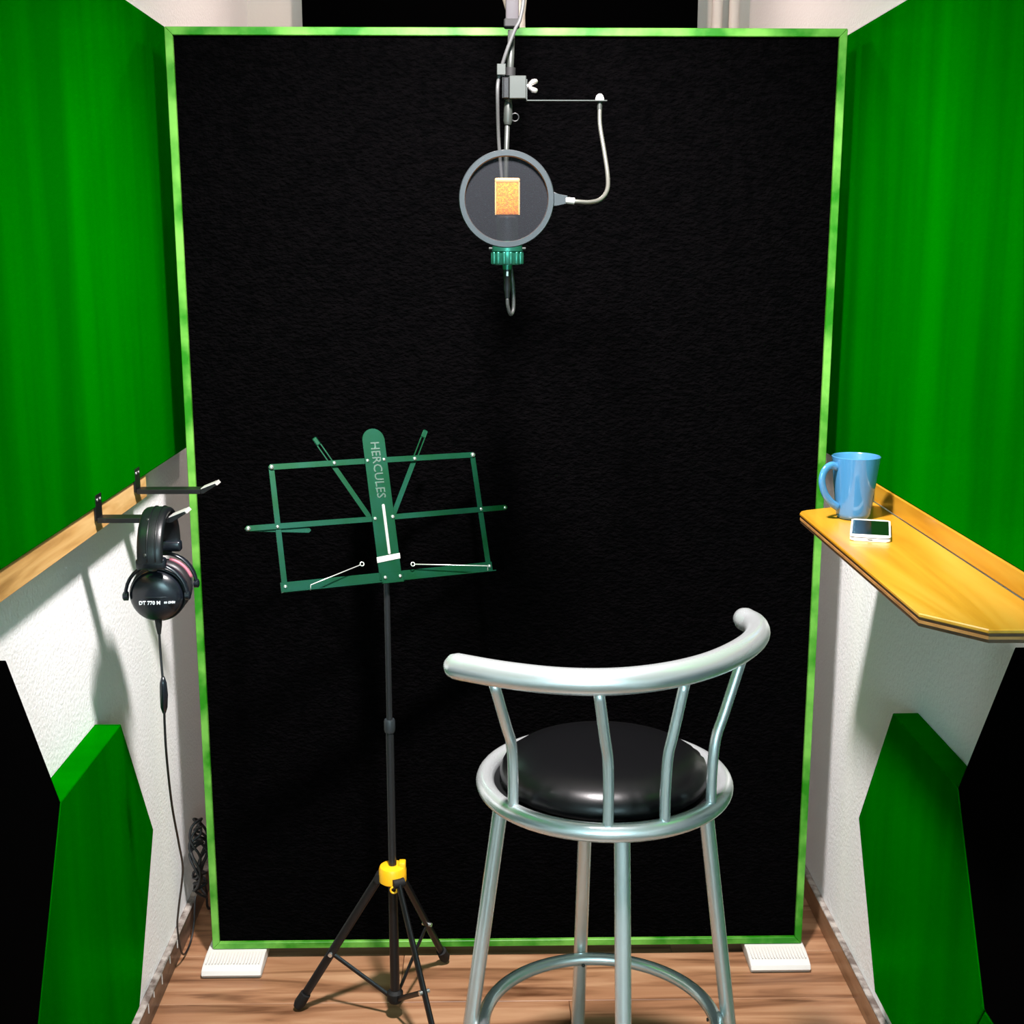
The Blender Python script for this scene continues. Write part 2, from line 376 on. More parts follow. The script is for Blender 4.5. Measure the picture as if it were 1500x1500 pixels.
obj('ply_layer', prism(bm_new(), inset(out, 0.0018), 0.005, frame((0, 0, -0.004), (1, 0, 0), (0, 1, 0), (0, 0, 1))), M['ply_dark'], sh)
obj('back_batten', box(bm_new(), (0.0535, -0.43, 0.0156), (0.104, 0.42, 0.0525), 0.002), M['shelf'], sh)

# ------------------------------------------------------------------ hexagonal panels
def hexagon(name, label, m, side, cy, cz, R=0.3345):
    bm = bm_new()
    pts = [(R * math.cos(PI / 3 * k), R * math.sin(PI / 3 * k)) for k in range(6)]
    x0 = XL + 0.0005 if side < 0 else FR + 0.0005
    prism(bm, pts, 0.0490, frame((x0, cy, cz), (0, 1, 0), (0, 0, 1), (1, 0, 0)), 0.0015)
    tag(obj(name, bm, m), label, 'panel', 'hexagonal wall panels')
HR = 0.336; hh = HR * math.sqrt(3) / 2
for s, cy, cz, gl in ((-1, 2.0535, 0.452, 'under the headphones'), (1, 2.068, 0.458, 'under the wooden shelf')):
    hexagon('hexagon_panel', 'green hexagonal panel on the white wall ' + gl, M['green'], s, cy, cz)
    hexagon('hexagon_panel', 'black hexagonal panel adjoining the green hexagon ' + gl, M['black_panel'], s, cy - 1.5 * HR, cz + hh)
hexagon('hexagon_panel', 'green hexagonal panel low on the wall beneath the black hexagon on the shelf side', M['green'], 1, 2.068 - 1.5 * HR, 0.458 - hh + 0.003, 0.333 * 0.995)

# ------------------------------------------------------------------ hooks on the left batten
def hook(yc, z, label):
    t = thing('headphone_hook', label, 'hook', (FL - 0.004, yc, z), group='black hooks on the pine batten')
    obj('mount_plate', box(bm_new(), (0.0005, -0.018, -0.022), (0.0045, 0.018, 0.024), 0.0012), M['black_metal'], t)
    obj('arm', box(bm_new(), (0.0045, -0.016, -0.0255), (0.128, 0.016, -0.0165), 0.001), M['black_metal'], t)
    fr = frame((0, 0.016, 0), (1, 0, 0), (0, 0, 1), (0, -1, 0))
    lip = obj('tip', prism(bm_new(), [(0.128, -0.0255), (0.134, -0.0245), (0.159, -0.0085), (0.156, -0.0055), (0.128, -0.0165)], 0.032, fr, 0.0006), M['black_metal'], t)
    obj('tip_highlight', prism(bm_new(), [(0.1285, -0.0160), (0.1562, -0.0050), (0.1600, -0.0086), (0.1612, -0.0080), (0.1570, -0.0030), (0.1285, -0.0145)], 0.032, fr), M['satin'], lip)  # pale strip painting the light on the tip's upper face
    for k in (-0.008, 0.008):
        obj('screw', lathe(bm_new(), [(0, 0), (0.0032, 0.0), (0.003, 0.0012), (0, 0.002)], 12, axis_frame((0.0045, k, 0.014), (1, 0, 0))), M['silver'], t, True)
hook(2.175, 1.160, 'black metal hook with headphones hanging on it')
hook(2.425, 1.163, 'empty black metal hook beside the headphones')

# ------------------------------------------------------------------ headphones
hp = thing('headphones', 'black studio headphones with pink-ringed far cup hanging on a hook', 'headphones', (-0.579, 2.175, 1.1455), (0, 0, math.radians(2)))
# band: local y is the cup-to-cup axis, x the width of the band; origin = where the band rests
def band_pt(t):   # t in -1..1 ; inverted U
    a = t * math.radians(112)
    return Vector((0, 0.066 * math.sin(a), -0.060 + 0.0600 * math.cos(a)))
def band(bm, w, th, t0, t1, n=26, lift=0.0):
    prev = None
    for i in range(n + 1):
        t = t0 + (t1 - t0) * i / n; p = band_pt(t); q = band_pt(t + 0.01) - band_pt(t - 0.01); q.normalize()
        nrm = Vector((0, -q.z, q.y))
        if nrm.z < 0 and abs(t) < .5: nrm = -nrm
        c = p + nrm * (th / 2 + lift); X = Vector((1, 0, 0)); ring = []
        for k in range(16):
            a = 2 * PI * k / 16; ca, sa = math.cos(a), math.sin(a)
            ca = math.copysign(abs(ca) ** 0.5, ca); sa = math.copysign(abs(sa) ** 0.7, sa)
            ring.append(bm.verts.new(c + X * ca * w / 2 + nrm * sa * th / 2))
        if prev:
            for k in range(16): bm.faces.new((prev[k], prev[(k + 1) % 16], ring[(k + 1) % 16], ring[k]))
        else: bm.faces.new(ring)
        prev = ring
    bm.faces.new(prev)
    return bm
hb = obj('headband', band(bm_new(), 0.044, 0.014, -0.86, 0.86, 34), M['leather'], hp, True, 60)
for xx in (-0.004, 0.010):
    obj('seam', tube(bm_new(), [band_pt(-0.84 + 1.68 * i / 30) + Vector((xx, 0, 0)) + (band_pt(-0.84 + 1.68 * i / 30) - Vector((0, 0, -0.062))).normalized() * 0.0143 for i in range(31)], 0.0013, 6), M['leather'], hb, True)
for tt in (-0.30, -0.76):
    p = band_pt(tt); nr = (p - Vector((0, 0, -0.062))).normalized()
    obj('stud', lathe(bm_new(), [(0, 0), (0.0036, 0), (0.003, 0.0018), (0, 0.0026)], 14, axis_frame(p + nr * 0.0132 + Vector((-0.006, 0, 0)), nr)), M['grey_metal'], hb, True)
def capsule_bar(a, b, rx, rz):
    return tube(bm_new(), [a, b], 1.0, 14, False, 0.0)
for s in (-1, 1):
    e = band_pt(0.86 * s)
    st = obj('band_end', box(bm_new(), (-0.025, e.y - 0.010, e.z - 0.014), (0.025, e.y + 0.010, e.z + 0.006), 0.005, 3), M['cup'], hp, True, 40)
    # yoke: stem and C-fork around the cup
    cz = e.z - 0.068; cy = s * 0.0365
    fork = []
    for i in range(17):
        a = PI * i / 16
        fork.append(Vector((0.053 * math.cos(a), cy + s * 0.004, cz + 0.056 * math.sin(a))))
    yk = obj('yoke', tube(bm_new(), fork, 0.0052, 8, False, 0.6, (0.6, 1.3)), M['cup'], hp, True)
    obj('slider', tube(bm_new(), [(0, e.y, e.z - 0.006), (0, e.y * 0.9, e.z - 0.016), (0, cy + s * 0.004, cz + 0.056)], 0.0065, 10, False, 0.0, (0.6, 1.3)), M['cup'], yk)
    for q in (-1, 1):
        obj('pivot', lathe(bm_new(), [(0, -0.004), (0.008, -0.004), (0.008, 0.003), (0.005, 0.005), (0, 0.005)], 16, axis_frame((q * 0.053, cy + s * 0.004, cz), (q, 0, 0))), M['cup'], yk, True, 40)
    # cup shell, slightly domed outward
    fr = axis_frame((0, cy - s * 0.016, cz), (0, s, -0.08 * 1))
    prof = [(0, 0.036), (0.016, 0.0355), (0.030, 0.033), (0.040, 0.028), (0.0455, 0.020), (0.0475, 0.012), (0.0475, 0.006), (0.044, 0.004), (0, 0.004)]
    cup = obj('ear_cup', lathe(bm_new(), prof, 40, fr), M['cup'], hp, True, 50)
    obj('cup_ridge', tube(bm_new(), [fr @ Vector((0.0470 * math.cos(2 * PI * k / 40), 0.0470 * math.sin(2 * PI * k / 40), 0.0115)) for k in range(40)], 0.0016, 8, True), M['dark_grey'], cup, True)
    if s > 0:
        obj('pink_ring', tube(bm_new(), [fr @ Vector((0.0495 * math.cos(2 * PI * k / 60), 0.0495 * math.sin(2 * PI * k / 60), 0.003)) for k in range(-13, -2)], 0.0036, 8), M['pink'], cup, True)
    else:
        obj('cup_ribs', (lambda b: [box(b, (-0.0018, -0.0012, 0.0), (0.0018, 0.0012, 0.010), 0.0, 1, fr @ Matrix.Rotation(PI * (0.05 + 0.05 * k), 4, 'Z') @ Matrix.Translation((0.0465, 0, -0.008))) for k in range(12)] and b)(bm_new()), M['silver'], cup)
    pf = [(0.030, 0.004), (0.046, 0.003), (0.0495, -0.003), (0.049, -0.012), (0.043, -0.018), (0.030, -0.019), (0.025, -0.014), (0.026, 0.0)]
    obj('ear_pad', lathe(bm_new(), pf, 40, fr), M['pad'], hp, True)
    if s < 0:
        # face strip and print on the outward face of the near cup
        rm = frame(fr @ Vector((0, 0, 0)), Vector((1, 0, 0)), Vector((0, -0.08, 1)).normalized(), (fr.to_3x3() @ Vector((0, 0, 1))))
        ridge = [rm @ Vector((-0.044 + 0.088 * i / 12, 0.004, 0.0362 - 0.0165 * (abs(i - 6) / 6) ** 2.4)) for i in range(13)]
        obj('face_ridge', tube(bm_new(), ridge, 0.0012, 6), M['cup'], cup, True)
        text_mesh('cup_print', 'DT 770 M', 0.0088, 0.0012, M['print'], rm @ Matrix.Translation((-0.009, -0.0060, 0.0362)), cup, 1.0, 0.0001)
        text_mesh('cup_print', '80 OHM', 0.0052, 0.0012, M['print'], rm @ Matrix.Translation((0.0245, -0.0060, 0.0345)), cup, 1.0, 0.0001)
        obj('cable_boot', tube(bm_new(), [(0, cy - 0.002, cz - 0.043), (0, cy - 0.002, cz - 0.055), (0, cy - 0.002, cz - 0.070)], [0.0065, 0.0055, 0.003], 14), M['rubber'], hp, True, 50)
        boot = Matrix.Translation(hp.location) @ Matrix.Rotation(math.radians(2), 4, 'Z') @ Vector((0, cy - 0.002, cz - 0.068))
bpy.context.view_layer.update()
cab = [boot, boot + Vector((0.000, 0.001, -0.04)), (-0.5735, 2.128, 0.832), (-0.577, 2.135, 0.778), (-0.581, 2.150, 0.705), (-0.590, 2.20, 0.590), (-0.600, 2.27, 0.480), (-0.619, 2.36, 0.376), (-0.661, 2.47, 0.233), (-0.685, 2.54, 0.145), (-0.700, 2.62, 0.040), (-0.704, 2.68, 0.008), (-0.700, 2.73, 0.030), (-0.694, 2.745, 0.11)]
hp_inv = hp.matrix_world.inverted()
hc = obj('cable', tube(bm_new(), [hp_inv @ v for v in catmull(cab, 8)], 0.0022, 8), M['cable'], hp, True)
obj('cable_splitter', tube(bm_new(), [hp_inv @ Vector(v) for v in ((-0.5726, 2.1255, 0.866), (-0.573, 2.126, 0.854), (-0.5735, 2.128, 0.832), (-0.5755, 2.1315, 0.808), (-0.5765, 2.134, 0.796))], [0.003, 0.0062, 0.0072, 0.0062, 0.003], 14), M['cup'], hc, True)
# coil of cable beside the screen foot
pts = []
for i in range(70):
    a = i * 0.42; r_ = 0.052 + 0.012 * math.sin(i * 0.9)
    pts.append((-0.690 + 0.0125 * math.sin(i * 1.7), 2.785 + r_ * 0.75 * math.cos(a), 0.185 + 1.45 * r_ * math.sin(a) + 0.02 * math.sin(i * .31)))
pts += [(-0.690, 2.83, 0.09), (-0.690, 2.85, 0.02), (-0.68, 2.95, 0.006), (-0.66, 3.2, 0.006)]
tag(obj('cable_coil', tube(bm_new(), catmull(pts, 4), 0.0032, 7), M['cable'], None, True), 'tangled coil of black cable by the dark baseboard beside the screen foot', 'cable')

# ------------------------------------------------------------------ mug and phone
MZ = 1.1155
mug = thing('mug', 'tall tapered light blue ceramic mug on the wooden shelf', 'mug', (0.6705, 2.272, MZ))
prof = [(0, 0.0), (0.026, 0.0), (0.0295, 0.002), (0.0315, 0.010), (0.0435, 0.112), (0.0440, 0.1145), (0.0425, 0.1155), (0.0408, 0.1135), (0.0292, 0.012), (0.024, 0.006), (0, 0.005)]
obj('cup_body', lathe(bm_new(), prof, 48), M['blue'], mug, True, 60)
hd = Vector((-0.93, -0.36, 0)).normalized()
hpts = [hd * a + Vector((0, 0, z)) for a, z in ((0.0395, 0.097), (0.055, 0.101), (0.068, 0.092), (0.0725, 0.074), (0.066, 0.052), (0.052, 0.034), (0.0345, 0.022))]
obj('handle', tube(bm_new(), catmull(hpts, 6), 0.0056, 14, False, 0.0, (1.25, 0.8)), M['blue'], mug, True)

ph = thing('smartphone', 'white smartphone with black screen lying on the wooden shelf', 'phone', (0.6655, 2.146, MZ), (0, 0, math.radians(-17)))
w, l = 0.0335, 0.072
def rrect(w, l, r, n=5):
    o = []
    for cx, cy, a0 in ((w - r, l - r, 0), (-w + r, l - r, 90), (-w + r, -l + r, 180), (w - r, -l + r, 270)):
        for k in range(n + 1):
            a = math.radians(a0 + 90 * k / n); o.append((cx + r * math.cos(a), cy + r * math.sin(a)))
    return o
obj('shell', prism(bm_new(), rrect(w, l, 0.008), 0.0050, None, 0.001), M['phone_white'], ph)
obj('side_band', prism(bm_new(), rrect(w - 0.0006, l - 0.0006, 0.0075), 0.0014, Matrix.Translation((0, 0, 0.0050))), M['phone_line'], ph)
obj('front_plate', prism(bm_new(), rrect(w, l, 0.008), 0.0022, Matrix.Translation((0, 0, 0.0064)), 0.0006), M['phone_white'], ph)
obj('screen_glass', prism(bm_new(), rrect(w - 0.003, l - 0.0135, 0.001), 0.0003, Matrix.Translation((0, 0.0015, 0.0086))), M['phone_glass'], ph)
obj('charging_port', box(bm_new(), (-0.004, -l - 0.0002, 0.0018), (0.004, -l + 0.002, 0.0036)), M['phone_line'], ph)

# ------------------------------------------------------------------ bar stool
SC = Vector((0.188, 1.957, 0))
stool = thing('bar_stool', 'silver tubular bar stool with round black vinyl seat and curved back rail', 'stool', SC)
def dv(a): a = math.radians(a); return Vector((math.sin(a), -math.cos(a), 0))
ZR = 0.742
obj('seat_ring', tube(bm_new(), circle((0, 0, ZR), 0.1965, 64), 0.0150, 18, True), M['steel'], stool, True)
sp = [(0, 0.035), (0.07, 0.034), (0.115, 0.030), (0.148, 0.021), (0.166, 0.008), (0.172, -0.006), (0.170, -0.018), (0.162, -0.024), (0, -0.024)]
bm = bm_new(); lathe(bm, [(r, z + ZR + 0.024) for r, z in sp], 96)
for v in bm.verts:      # puckered vinyl round the rim
    r = math.hypot(v.co.x, v.co.y)
    if r > 0.164 and v.co.z < ZR + 0.034:
        a = math.atan2(v.co.y, v.co.x); k = 1 + 0.009 * math.sin(a * 34) * (0.5 + 0.5 * math.sin(a * 5 + 1))
        v.co.x *= k; v.co.y *= k
obj('seat_cushion', bm, M['vinyl'], stool, True)
obj('seat_plate', lathe(bm_new(), [(0, ZR - 0.004), (0.182, ZR - 0.004), (0.182, ZR), (0, ZR)], 48), M['black_metal'], stool, True, 30)
for a in (-86, 4.5, 94.5, 184.5):
    p0 = dv(a) * 0.166 + Vector((0, 0, ZR - 0.004)); p1 = dv(a) * 0.262 + Vector((0, 0, 0.014))
    lg = obj('leg', tube(bm_new(), [p0, p0.lerp(p1, 0.5), p1], 0.0128, 18), M['steel'], stool, True, 60)
    p2 = dv(a) * 0.2635 + Vector((0, 0, 0.0005))
    obj('rubber_foot', tube(bm_new(), [p2 + Vector((0, 0, 0.03)), p2], 0.0150, 16), M['rubber'], lg, True, 50)
    t_ = 0.295; rr = 0.166 + 0.096 * (ZR - t_) / (ZR - 0.014)
    obj('screw', lathe(bm_new(), [(0, -0.001), (0.0035, -0.001), (0.003, 0.0015), (0, 0.002)], 12, axis_frame(dv(a) * (rr - 0.0355) + Vector((0, 0, t_ - 0.008)), -dv(a))), M['grey_metal'], lg, True)
obj('foot_ring', tube(bm_new(), circle((0, 0, 0.293), 0.2015, 64), 0.0118, 16, True), M['steel'], stool, True)
rail = [(-0.0495, 1.806), (0.0178, 1.768), (0.092, 1.740), (0.160, 1.7325), (0.222, 1.743), (0.285, 1.772), (0.343, 1.818), (0.397, 1.884), (0.431, 1.950), (0.440, 2.005), (0.430, 2.043)]
RZ = 0.990
rp = catmull([Vector((x, y, RZ)) - SC for x, y in rail], 6)
obj('back_rail', tube(bm_new(), rp, 0.0200, 20, False, 1.0), M['steel'], stool, True)
for (bx, by), (tx, ty) in (((0.026, 1.825), (0.006, 1.772)), ((0.176, 1.7515), (0.157, 1.733)), ((0.267, 1.768), (0.288, 1.772)), ((0.348, 1.836), (0.393, 1.878))):
    b0 = Vector((bx, by, 0)) - SC; b0 = b0.normalized() * 0.1965; b0.z = ZR + 0.010
    t0 = Vector((tx, ty, RZ - 0.014)) - SC
    mid = b0.lerp(t0, 0.10); mid.z = ZR + 0.115
    pts = catmull([b0, b0 + Vector((0, 0, 0.05)), mid, mid.lerp(t0, 0.33), t0], 6)
    obj('spindle', tube(bm_new(), pts, 0.0085, 14), M['steel'], stool, True)

# ------------------------------------------------------------------ music stand
PX, PY = -0.2025, 2.420
ms = thing('music_stand', 'folding music stand with metal desk tinted with reflected green, black tripod and yellow collar', 'music stand', (PX, PY, 0))
obj('pole', tube(bm_new(), [(0, 0, 0.33), (0, 0, 0.66)], 0.0085, 14), M['pole_metal'], ms, True, 50)
obj('pole', tube(bm_new(), [(0, 0, 0.64), (0, 0, 0.975)], 0.0062, 14), M['pole_metal'], ms, True, 50)
obj('pole_collar', lathe(bm_new(), [(0, 0.645), (0.0105, 0.645), (0.0115, 0.650), (0.0115, 0.668), (0.010, 0.672), (0, 0.672)], 18), M['dark_grey'], ms, True, 40)
obj('pole', tube(bm_new(), [(0, 0, 0.055), (0, 0, 0.35)], 0.0100, 14), M['black_metal'], ms, True, 50)
obj('pole_hub', lathe(bm_new(), [(0, 0.040), (0.013, 0.040), (0.017, 0.046), (0.017, 0.062), (0.011, 0.068), (0, 0.068)], 18), M['rubber'], ms, True, 40)
# yellow collar with three lugs
yc = obj('leg_collar', lathe(bm_new(), [(0.008, 0.316), (0.024, 0.316), (0.0285, 0.320), (0.0285, 0.345), (0.026, 0.351), (0.016, 0.354), (0.008, 0.354)], 28), M['yellow'], ms, True, 40)
obj('clip_tab', box(bm_new(), (0.013, -0.010, 0.340), (0.0275, 0.010, 0.362), 0.003, 2), M['yellow'], yc, True, 40)
obj('clip_loop', tube(bm_new(), circle((0.004, -0.029, 0.312), 0.0065, 18, 'y'), 0.0022, 8, True), M['yellow'], yc, True)
FEET = ((-0.2105, 0.033), (0.098, 0.212), (0.108, -0.200))
for fx, fy in FEET:
    d = Vector((fx, fy, 0)); L = d.length; u = d.normalized()
    a = u * 0.028 + Vector((0, 0, 0.325)); b = u * L + Vector((0, 0, 0.012))
    lg = obj('leg', tube(bm_new(), [a, b], 0.0092, 10, False, 0.0, (1.0, 0.62)), M['black_metal'], ms, True, 50)
    e = (b - a).normalized()
    obj('rubber_foot', tube(bm_new(), [b - e * 0.034, b - e * 0.006, b + e * 0.004], [0.0115, 0.0125, 0.0095], 12), M['rubber'], lg, True, 50)
    k = a.lerp(b, 0.585)
    br_ = tube(bm_new(), [u * 0.012 + Vector((0, 0, 0.052)), k], 0.0055, 8, False, 0.0, (1.0, 0.55))
    obj('brace', br_, M['black_metal'], ms, True, 50)
    obj('leg_rivet', lathe(bm_new(), [(0, -0.011), (0.0045, -0.011), (0.0045, 0.011), (0, 0.011)], 12, axis_frame(k, u.cross(Vector((0, 0, 1))))), M['rivet'], lg, True, 40)
    obj('leg_joint', lathe(bm_new(), [(0, -0.012), (0.010, -0.012), (0.010, 0.012), (0, 0.012)], 14, axis_frame(a, u.cross(Vector((0, 0, 1))))), M['rubber'], lg, True, 40)
# desk, in its own plane: origin at the middle of the lower lip
S = 1.031
DO = Vector((-0.1922, 2.404, 0.9627)) - Vector((PX, PY, 0))
E1 = Vector((0.9161, 0.4009, -0.0103)).normalized(); E2 = Vector((-0.1312, 0.3238, 0.937)); E2 = (E2 - E1 * E2.dot(E1)).normalized(); E3 = E1.cross(E2)
DF = frame(DO, E1, E2, E3)
def flat_bar(p, q, w, z0, th, ext=0.006, slot=None):
    p, q = Vector(p) * S, Vector(q) * S; d = (q - p).normalized(); n = Vector((-d.y, d.x)); p = p - d * ext; q = q + d * ext
    L = (q - p).length; pts = []
    hwid = w / 2; c = min(0.004, hwid)
    pts = [(c, -hwid), (L - c, -hwid), (L, -hwid + c), (L, hwid - c), (L - c, hwid), (c, hwid), (0, hwid - c), (0, -hwid + c)]
    fr = DF @ frame((p.x, p.y, z0), (d.x, d.y, 0), (n.x, n.y, 0), (0, 0, 1))
    bm = bm_new()
    if not slot: return prism(bm, pts, th, fr, 0.0004)
    s0, s1 = slot; e = 0.0022      # slotted end: two side strips, a solid end and a solid start
    box(bm, (0, -hwid, 0), (s0, hwid, th), 0, 1, fr); box(bm, (s1, -hwid, 0), (L, hwid, th), 0.0016, 1, fr)
    box(bm, (s0, -hwid, 0), (s1, -hwid + e, th), 0, 1, fr); box(bm, (s0, hwid - e, 0), (s1, hwid, th), 0, 1, fr)
    return bm
SM = M['stand_metal']
# centre plate with rounded top
pw = 0.0222 * S; ph_ = 0.298 * S
pts = [(-pw, 0.004), (pw, 0.004)] + [(pw * math.cos(PI * k / 12), ph_ - pw + pw * math.sin(PI * k / 12)) for k in range(13)]
cp = obj('centre_plate', prism(bm_new(), pts, 0.0022, DF @ Matrix.Translation((0, 0, -0.0003)), 0.0005), SM, ms)
text_mesh('embossed_lettering', 'HERCULES', 0.0255, 0.0006, M['emboss'], DF @ Matrix.Translation((0.0005, 0.2165 * S, 0.0022)) @ Matrix.Rotation(-PI / 2, 4, 'Z'), cp, 0.96, 0.0002)
obj('stiffening_rib', tube(bm_new(), [DF @ Vector((0.0027, y * S, 0.0024)) for y in (0.147, 0.10, 0.054)], 0.0030, 10, False, 0.8), M['satin'], cp, True)
bm = bm_new(); prism(bm, [(-pw - .0012, 0.0385), (pw + .0012, 0.0435), (pw + .0012, 0.0545), (-pw - .0012, 0.0500)], 0.0030, DF @ Matrix.Translation((0, 0, 0.0004)), 0.0006)
obj('plate_band', bm, M['satin'], cp)
desk_bars = [
    ('upper_bar', (-0.0172, 0.2357), (-0.2029, 0.2351), 0.0115, -0.0030), ('upper_bar', (0.0160, 0.2357), (0.2029, 0.2351), 0.0115, -0.0030),
    ('side_bar', (-0.2029, 0.2351), (-0.2035, 0.0099), 0.0110, -0.0048), ('side_bar', (0.2029, 0.2351), (0.2050, 0.0099), 0.0110, -0.0048),
    ('middle_bar', (-0.0167, 0.1226), (-0.2587, 0.1238), 0.0110, -0.0030), ('middle_bar', (0.0219, 0.1236), (0.2564, 0.1247), 0.0110, -0.0030),
    ('folded_extension', (-0.2587, 0.1238), (-0.1475, 0.1122), 0.0105, -0.0066)]
for nme, p, q, wd, z0 in desk_bars:
    obj(nme, flat_bar(p, q, wd, z0, 0.0016), SM, ms)
for p, q in (((-0.0235, 0.1255), (-0.1133, 0.2863)), ((0.0238, 0.1290), (0.1119, 0.2897))):
    L = (Vector(q) - Vector(p)).length * S
    obj('page_arm', flat_bar(p, q, 0.0098, -0.0086, 0.0016, 0.002, (L * 0.685, L * 0.93)), SM, ms)
# lower lip: face strip and shelf in two halves
for x0, x1 in ((-0.2120, -0.0190), (0.0240, 0.2110)):
    lip = obj('lower_lip', box(bm_new(), (x0 * S, 0.0, -0.0014), (x1 * S, 0.0195, 0.0006), 0.0003, 1, DF), SM, ms)
    obj('lip_edge', box(bm_new(), (x0 * S, -0.0012, 0.0006), (x1 * S, 0.0006, 0.018), 0.0003, 1, DF), SM, lip)
obj('centre_bracket', box(bm_new(), (-0.0200 * S, -0.0030, 0.0018), (0.0255 * S, 0.0185, 0.0040), 0.0008, 1, DF), SM, ms)
obj('tilt_joint', box(bm_new(), (-0.012, 0.0, -0.022), (0.012, 0.030, -0.0016), 0.002, 1, DF), M['black_metal'], ms)
rv = [(-0.2029, 0.2351, 0.0052), (0.2029, 0.2351, 0.0052), (-0.0172, 0.2357, 0.0036), (0.0160, 0.2360, 0.0036), (-0.0822, 0.2356, 0.0040), (0.0800, 0.2345, 0.0040),
      (-0.2587, 0.1238, 0.0050), (0.2564, 0.1247, 0.0036), (-0.2045, 0.1225, 0.0036), (0.2047, 0.1252, 0.0036), (-0.0167, 0.1226, 0.0038), (0.0190, 0.1236, 0.0042),
      (-0.2035, 0.0105, 0.0038), (0.2050, 0.0105, 0.0038), (-0.0120, 0.0085, 0.0038), (0.0180, 0.0085, 0.0038)]
for x, y, r in rv:
    zt = 0.0042 if abs(x) < 0.03 and y < 0.02 else 0.0018 if abs(x) < 0.03 else 0.0006 if y < 0.02 else -0.0016
    obj('rivet', lathe(bm_new(), [(0, -0.006), (r * .7, -0.006), (r * .7, 0), (r, 0), (r * .85, r * .45), (r * .4, r * .7), (0, r * .75)], 14, DF @ Matrix.Translation((x * S, y * S, zt))), M['rivet'], ms, True)
for pts, eye in ((((-0.1614, -0.0020, 0.0165), (-0.1605, 0.0075, 0.0175), (-0.0610, 0.0358, 0.0120)), (-0.0565, 0.0374, 0.0120)), (((0.1936, -0.0010, 0.0165), (0.1942, 0.0100, 0.0175), (0.0485, 0.0272, 0.0120)), (0.0436, 0.0278, 0.0120))):
    P_ = [DF @ Vector((a * S, b * S, c)) for a, b, c in pts]
    cl = obj('page_clip', tube(bm_new(), P_, 0.0011, 8), M['wire'], ms, True)
    obj('clip_eye', tube(bm_new(), [DF @ Vector((eye[0] * S + 0.0038 * math.cos(2 * PI * k / 16), eye[1] * S + 0.0038 * math.sin(2 * PI * k / 16), eye[2])) for k in range(16)], 0.0011, 8, True), M['wire'], cl, True)

# ------------------------------------------------------------------ hanging microphone boom
BY = 2.235
boom = thing('microphone_boom', 'thin grey boom pole hanging from the ceiling with clipped cable joint', 'boom', (0.034, BY, ZC))
def bz(v): return Vector(v) - Vector((0.034, BY, ZC))
obj('ceiling_plate', lathe(bm_new(), [(0, -0.0005), (0.05, -0.0005), (0.05, -0.008), (0.02, -0.014), (0, -0.014)], 28, Matrix.Translation((0.008, 0, 0))), M['grey_metal'], boom, True, 40)
obj('upper_tube', box(bm_new(), bz((0.0305, BY - 0.010, 1.972)), bz((0.0525, BY + 0.010, ZC - 0.012)), 0.003, 2), M['taupe'], boom, True, 40)
obj('tube_end', box(bm_new(), bz((0.0270, BY - 0.0115, 1.952)), bz((0.0530, BY + 0.0115, 1.966)), 0.002), M['rubber'], boom)
obj('pole', tube(bm_new(), [bz((0.0405, BY, 1.958)), bz((0.0385, BY, 1.90)), bz((0.0345, BY, 1.83))], 0.0058, 14), M['grey_metal'], boom, True)
obj('pole', tube(bm_new(), [bz((0.0345, BY, 1.84)), bz((0.031, BY, 1.74)), bz((0.0300, BY, 1.615))], 0.0042, 14), M['grey_metal'], boom, True)
col_ = obj('pole_collar', tube(bm_new(), [bz((0.0345, BY, 1.836)), bz((0.0342, BY, 1.828)), bz((0.0335, BY, 1.803)), bz((0.0333, BY, 1.797))], [0.005, 0.0072, 0.0078, 0.006], 16), M['grey_metal'], boom, True, 40)
obj('collar_ring', tube(bm_new(), circle(bz((0.0455, BY, 1.809)), 0.0065, 18, 'y'), 0.0014, 8, True), M['black_metal'], col_, True)
obj('mount_fork', box(bm_new(), bz((0.020, 2.2235, 1.6035)), bz((0.040, BY + 0.007, 1.6125)), 0.0015), M['mount_green'], boom)
bm = bm_new()      # hollow clip: the cable runs through it
for p0, p1 in (((0.0145, -0.0185), (0.0160, 0.000)), ((0.0288, -0.0185), (0.0303, 0.006)), ((0.0145, -0.0185), (0.0303, -0.0165)), ((0.0145, 0.000), (0.0303, 0.002))):
    box(bm, bz((p0[0], BY + p0[1], 1.8755)), bz((p1[0], BY + p1[1], 1.893)), 0.0004)
clp = obj('cable_clip', bm, M['grey_metal'], boom)
obj('clip_band', tube(bm_new(), [bz((0.0375, BY, 1.876)), bz((0.0377, BY, 1.889))], 0.0088, 16), M['rubber'], clp, True, 40)
# clamp block, plate arm and gooseneck with the pop filter
pop = thing('pop_filter', 'round grey mesh pop filter on a gooseneck clamped to the boom', 'pop filter', (0.034, BY, 1.855))
def pz(v): return Vector(v) - Vector((0.034, BY, 1.855))
ck = obj('clamp_block', box(bm_new(), pz((0.0345, BY - 0.022, 1.837)), pz((0.0630, BY - 0.0062, 1.874)), 0.0012), M['grey_metal'], pop)
bm = bm_new(); box(bm, pz((0.0245, BY - 0.018, 1.838)), pz((0.0345, BY - 0.0066, 1.872)), 0.0015); box(bm, pz((0.0225, BY - 0.018, 1.838)), pz((0.0255, BY + 0.010, 1.872)), 0.001); box(bm, pz((0.0245, BY + 0.0066, 1.838)), pz((0.046, BY + 0.010, 1.872)), 0.001)
obj('clamp_jaw', bm, M['black_metal'], ck)
sc_ = obj('thumb_screw', tube(bm_new(), [pz((0.063, BY - 0.014, 1.858)), pz((0.071, BY - 0.014, 1.858))], 0.0035, 12), M['silver'], pop, True, 40)
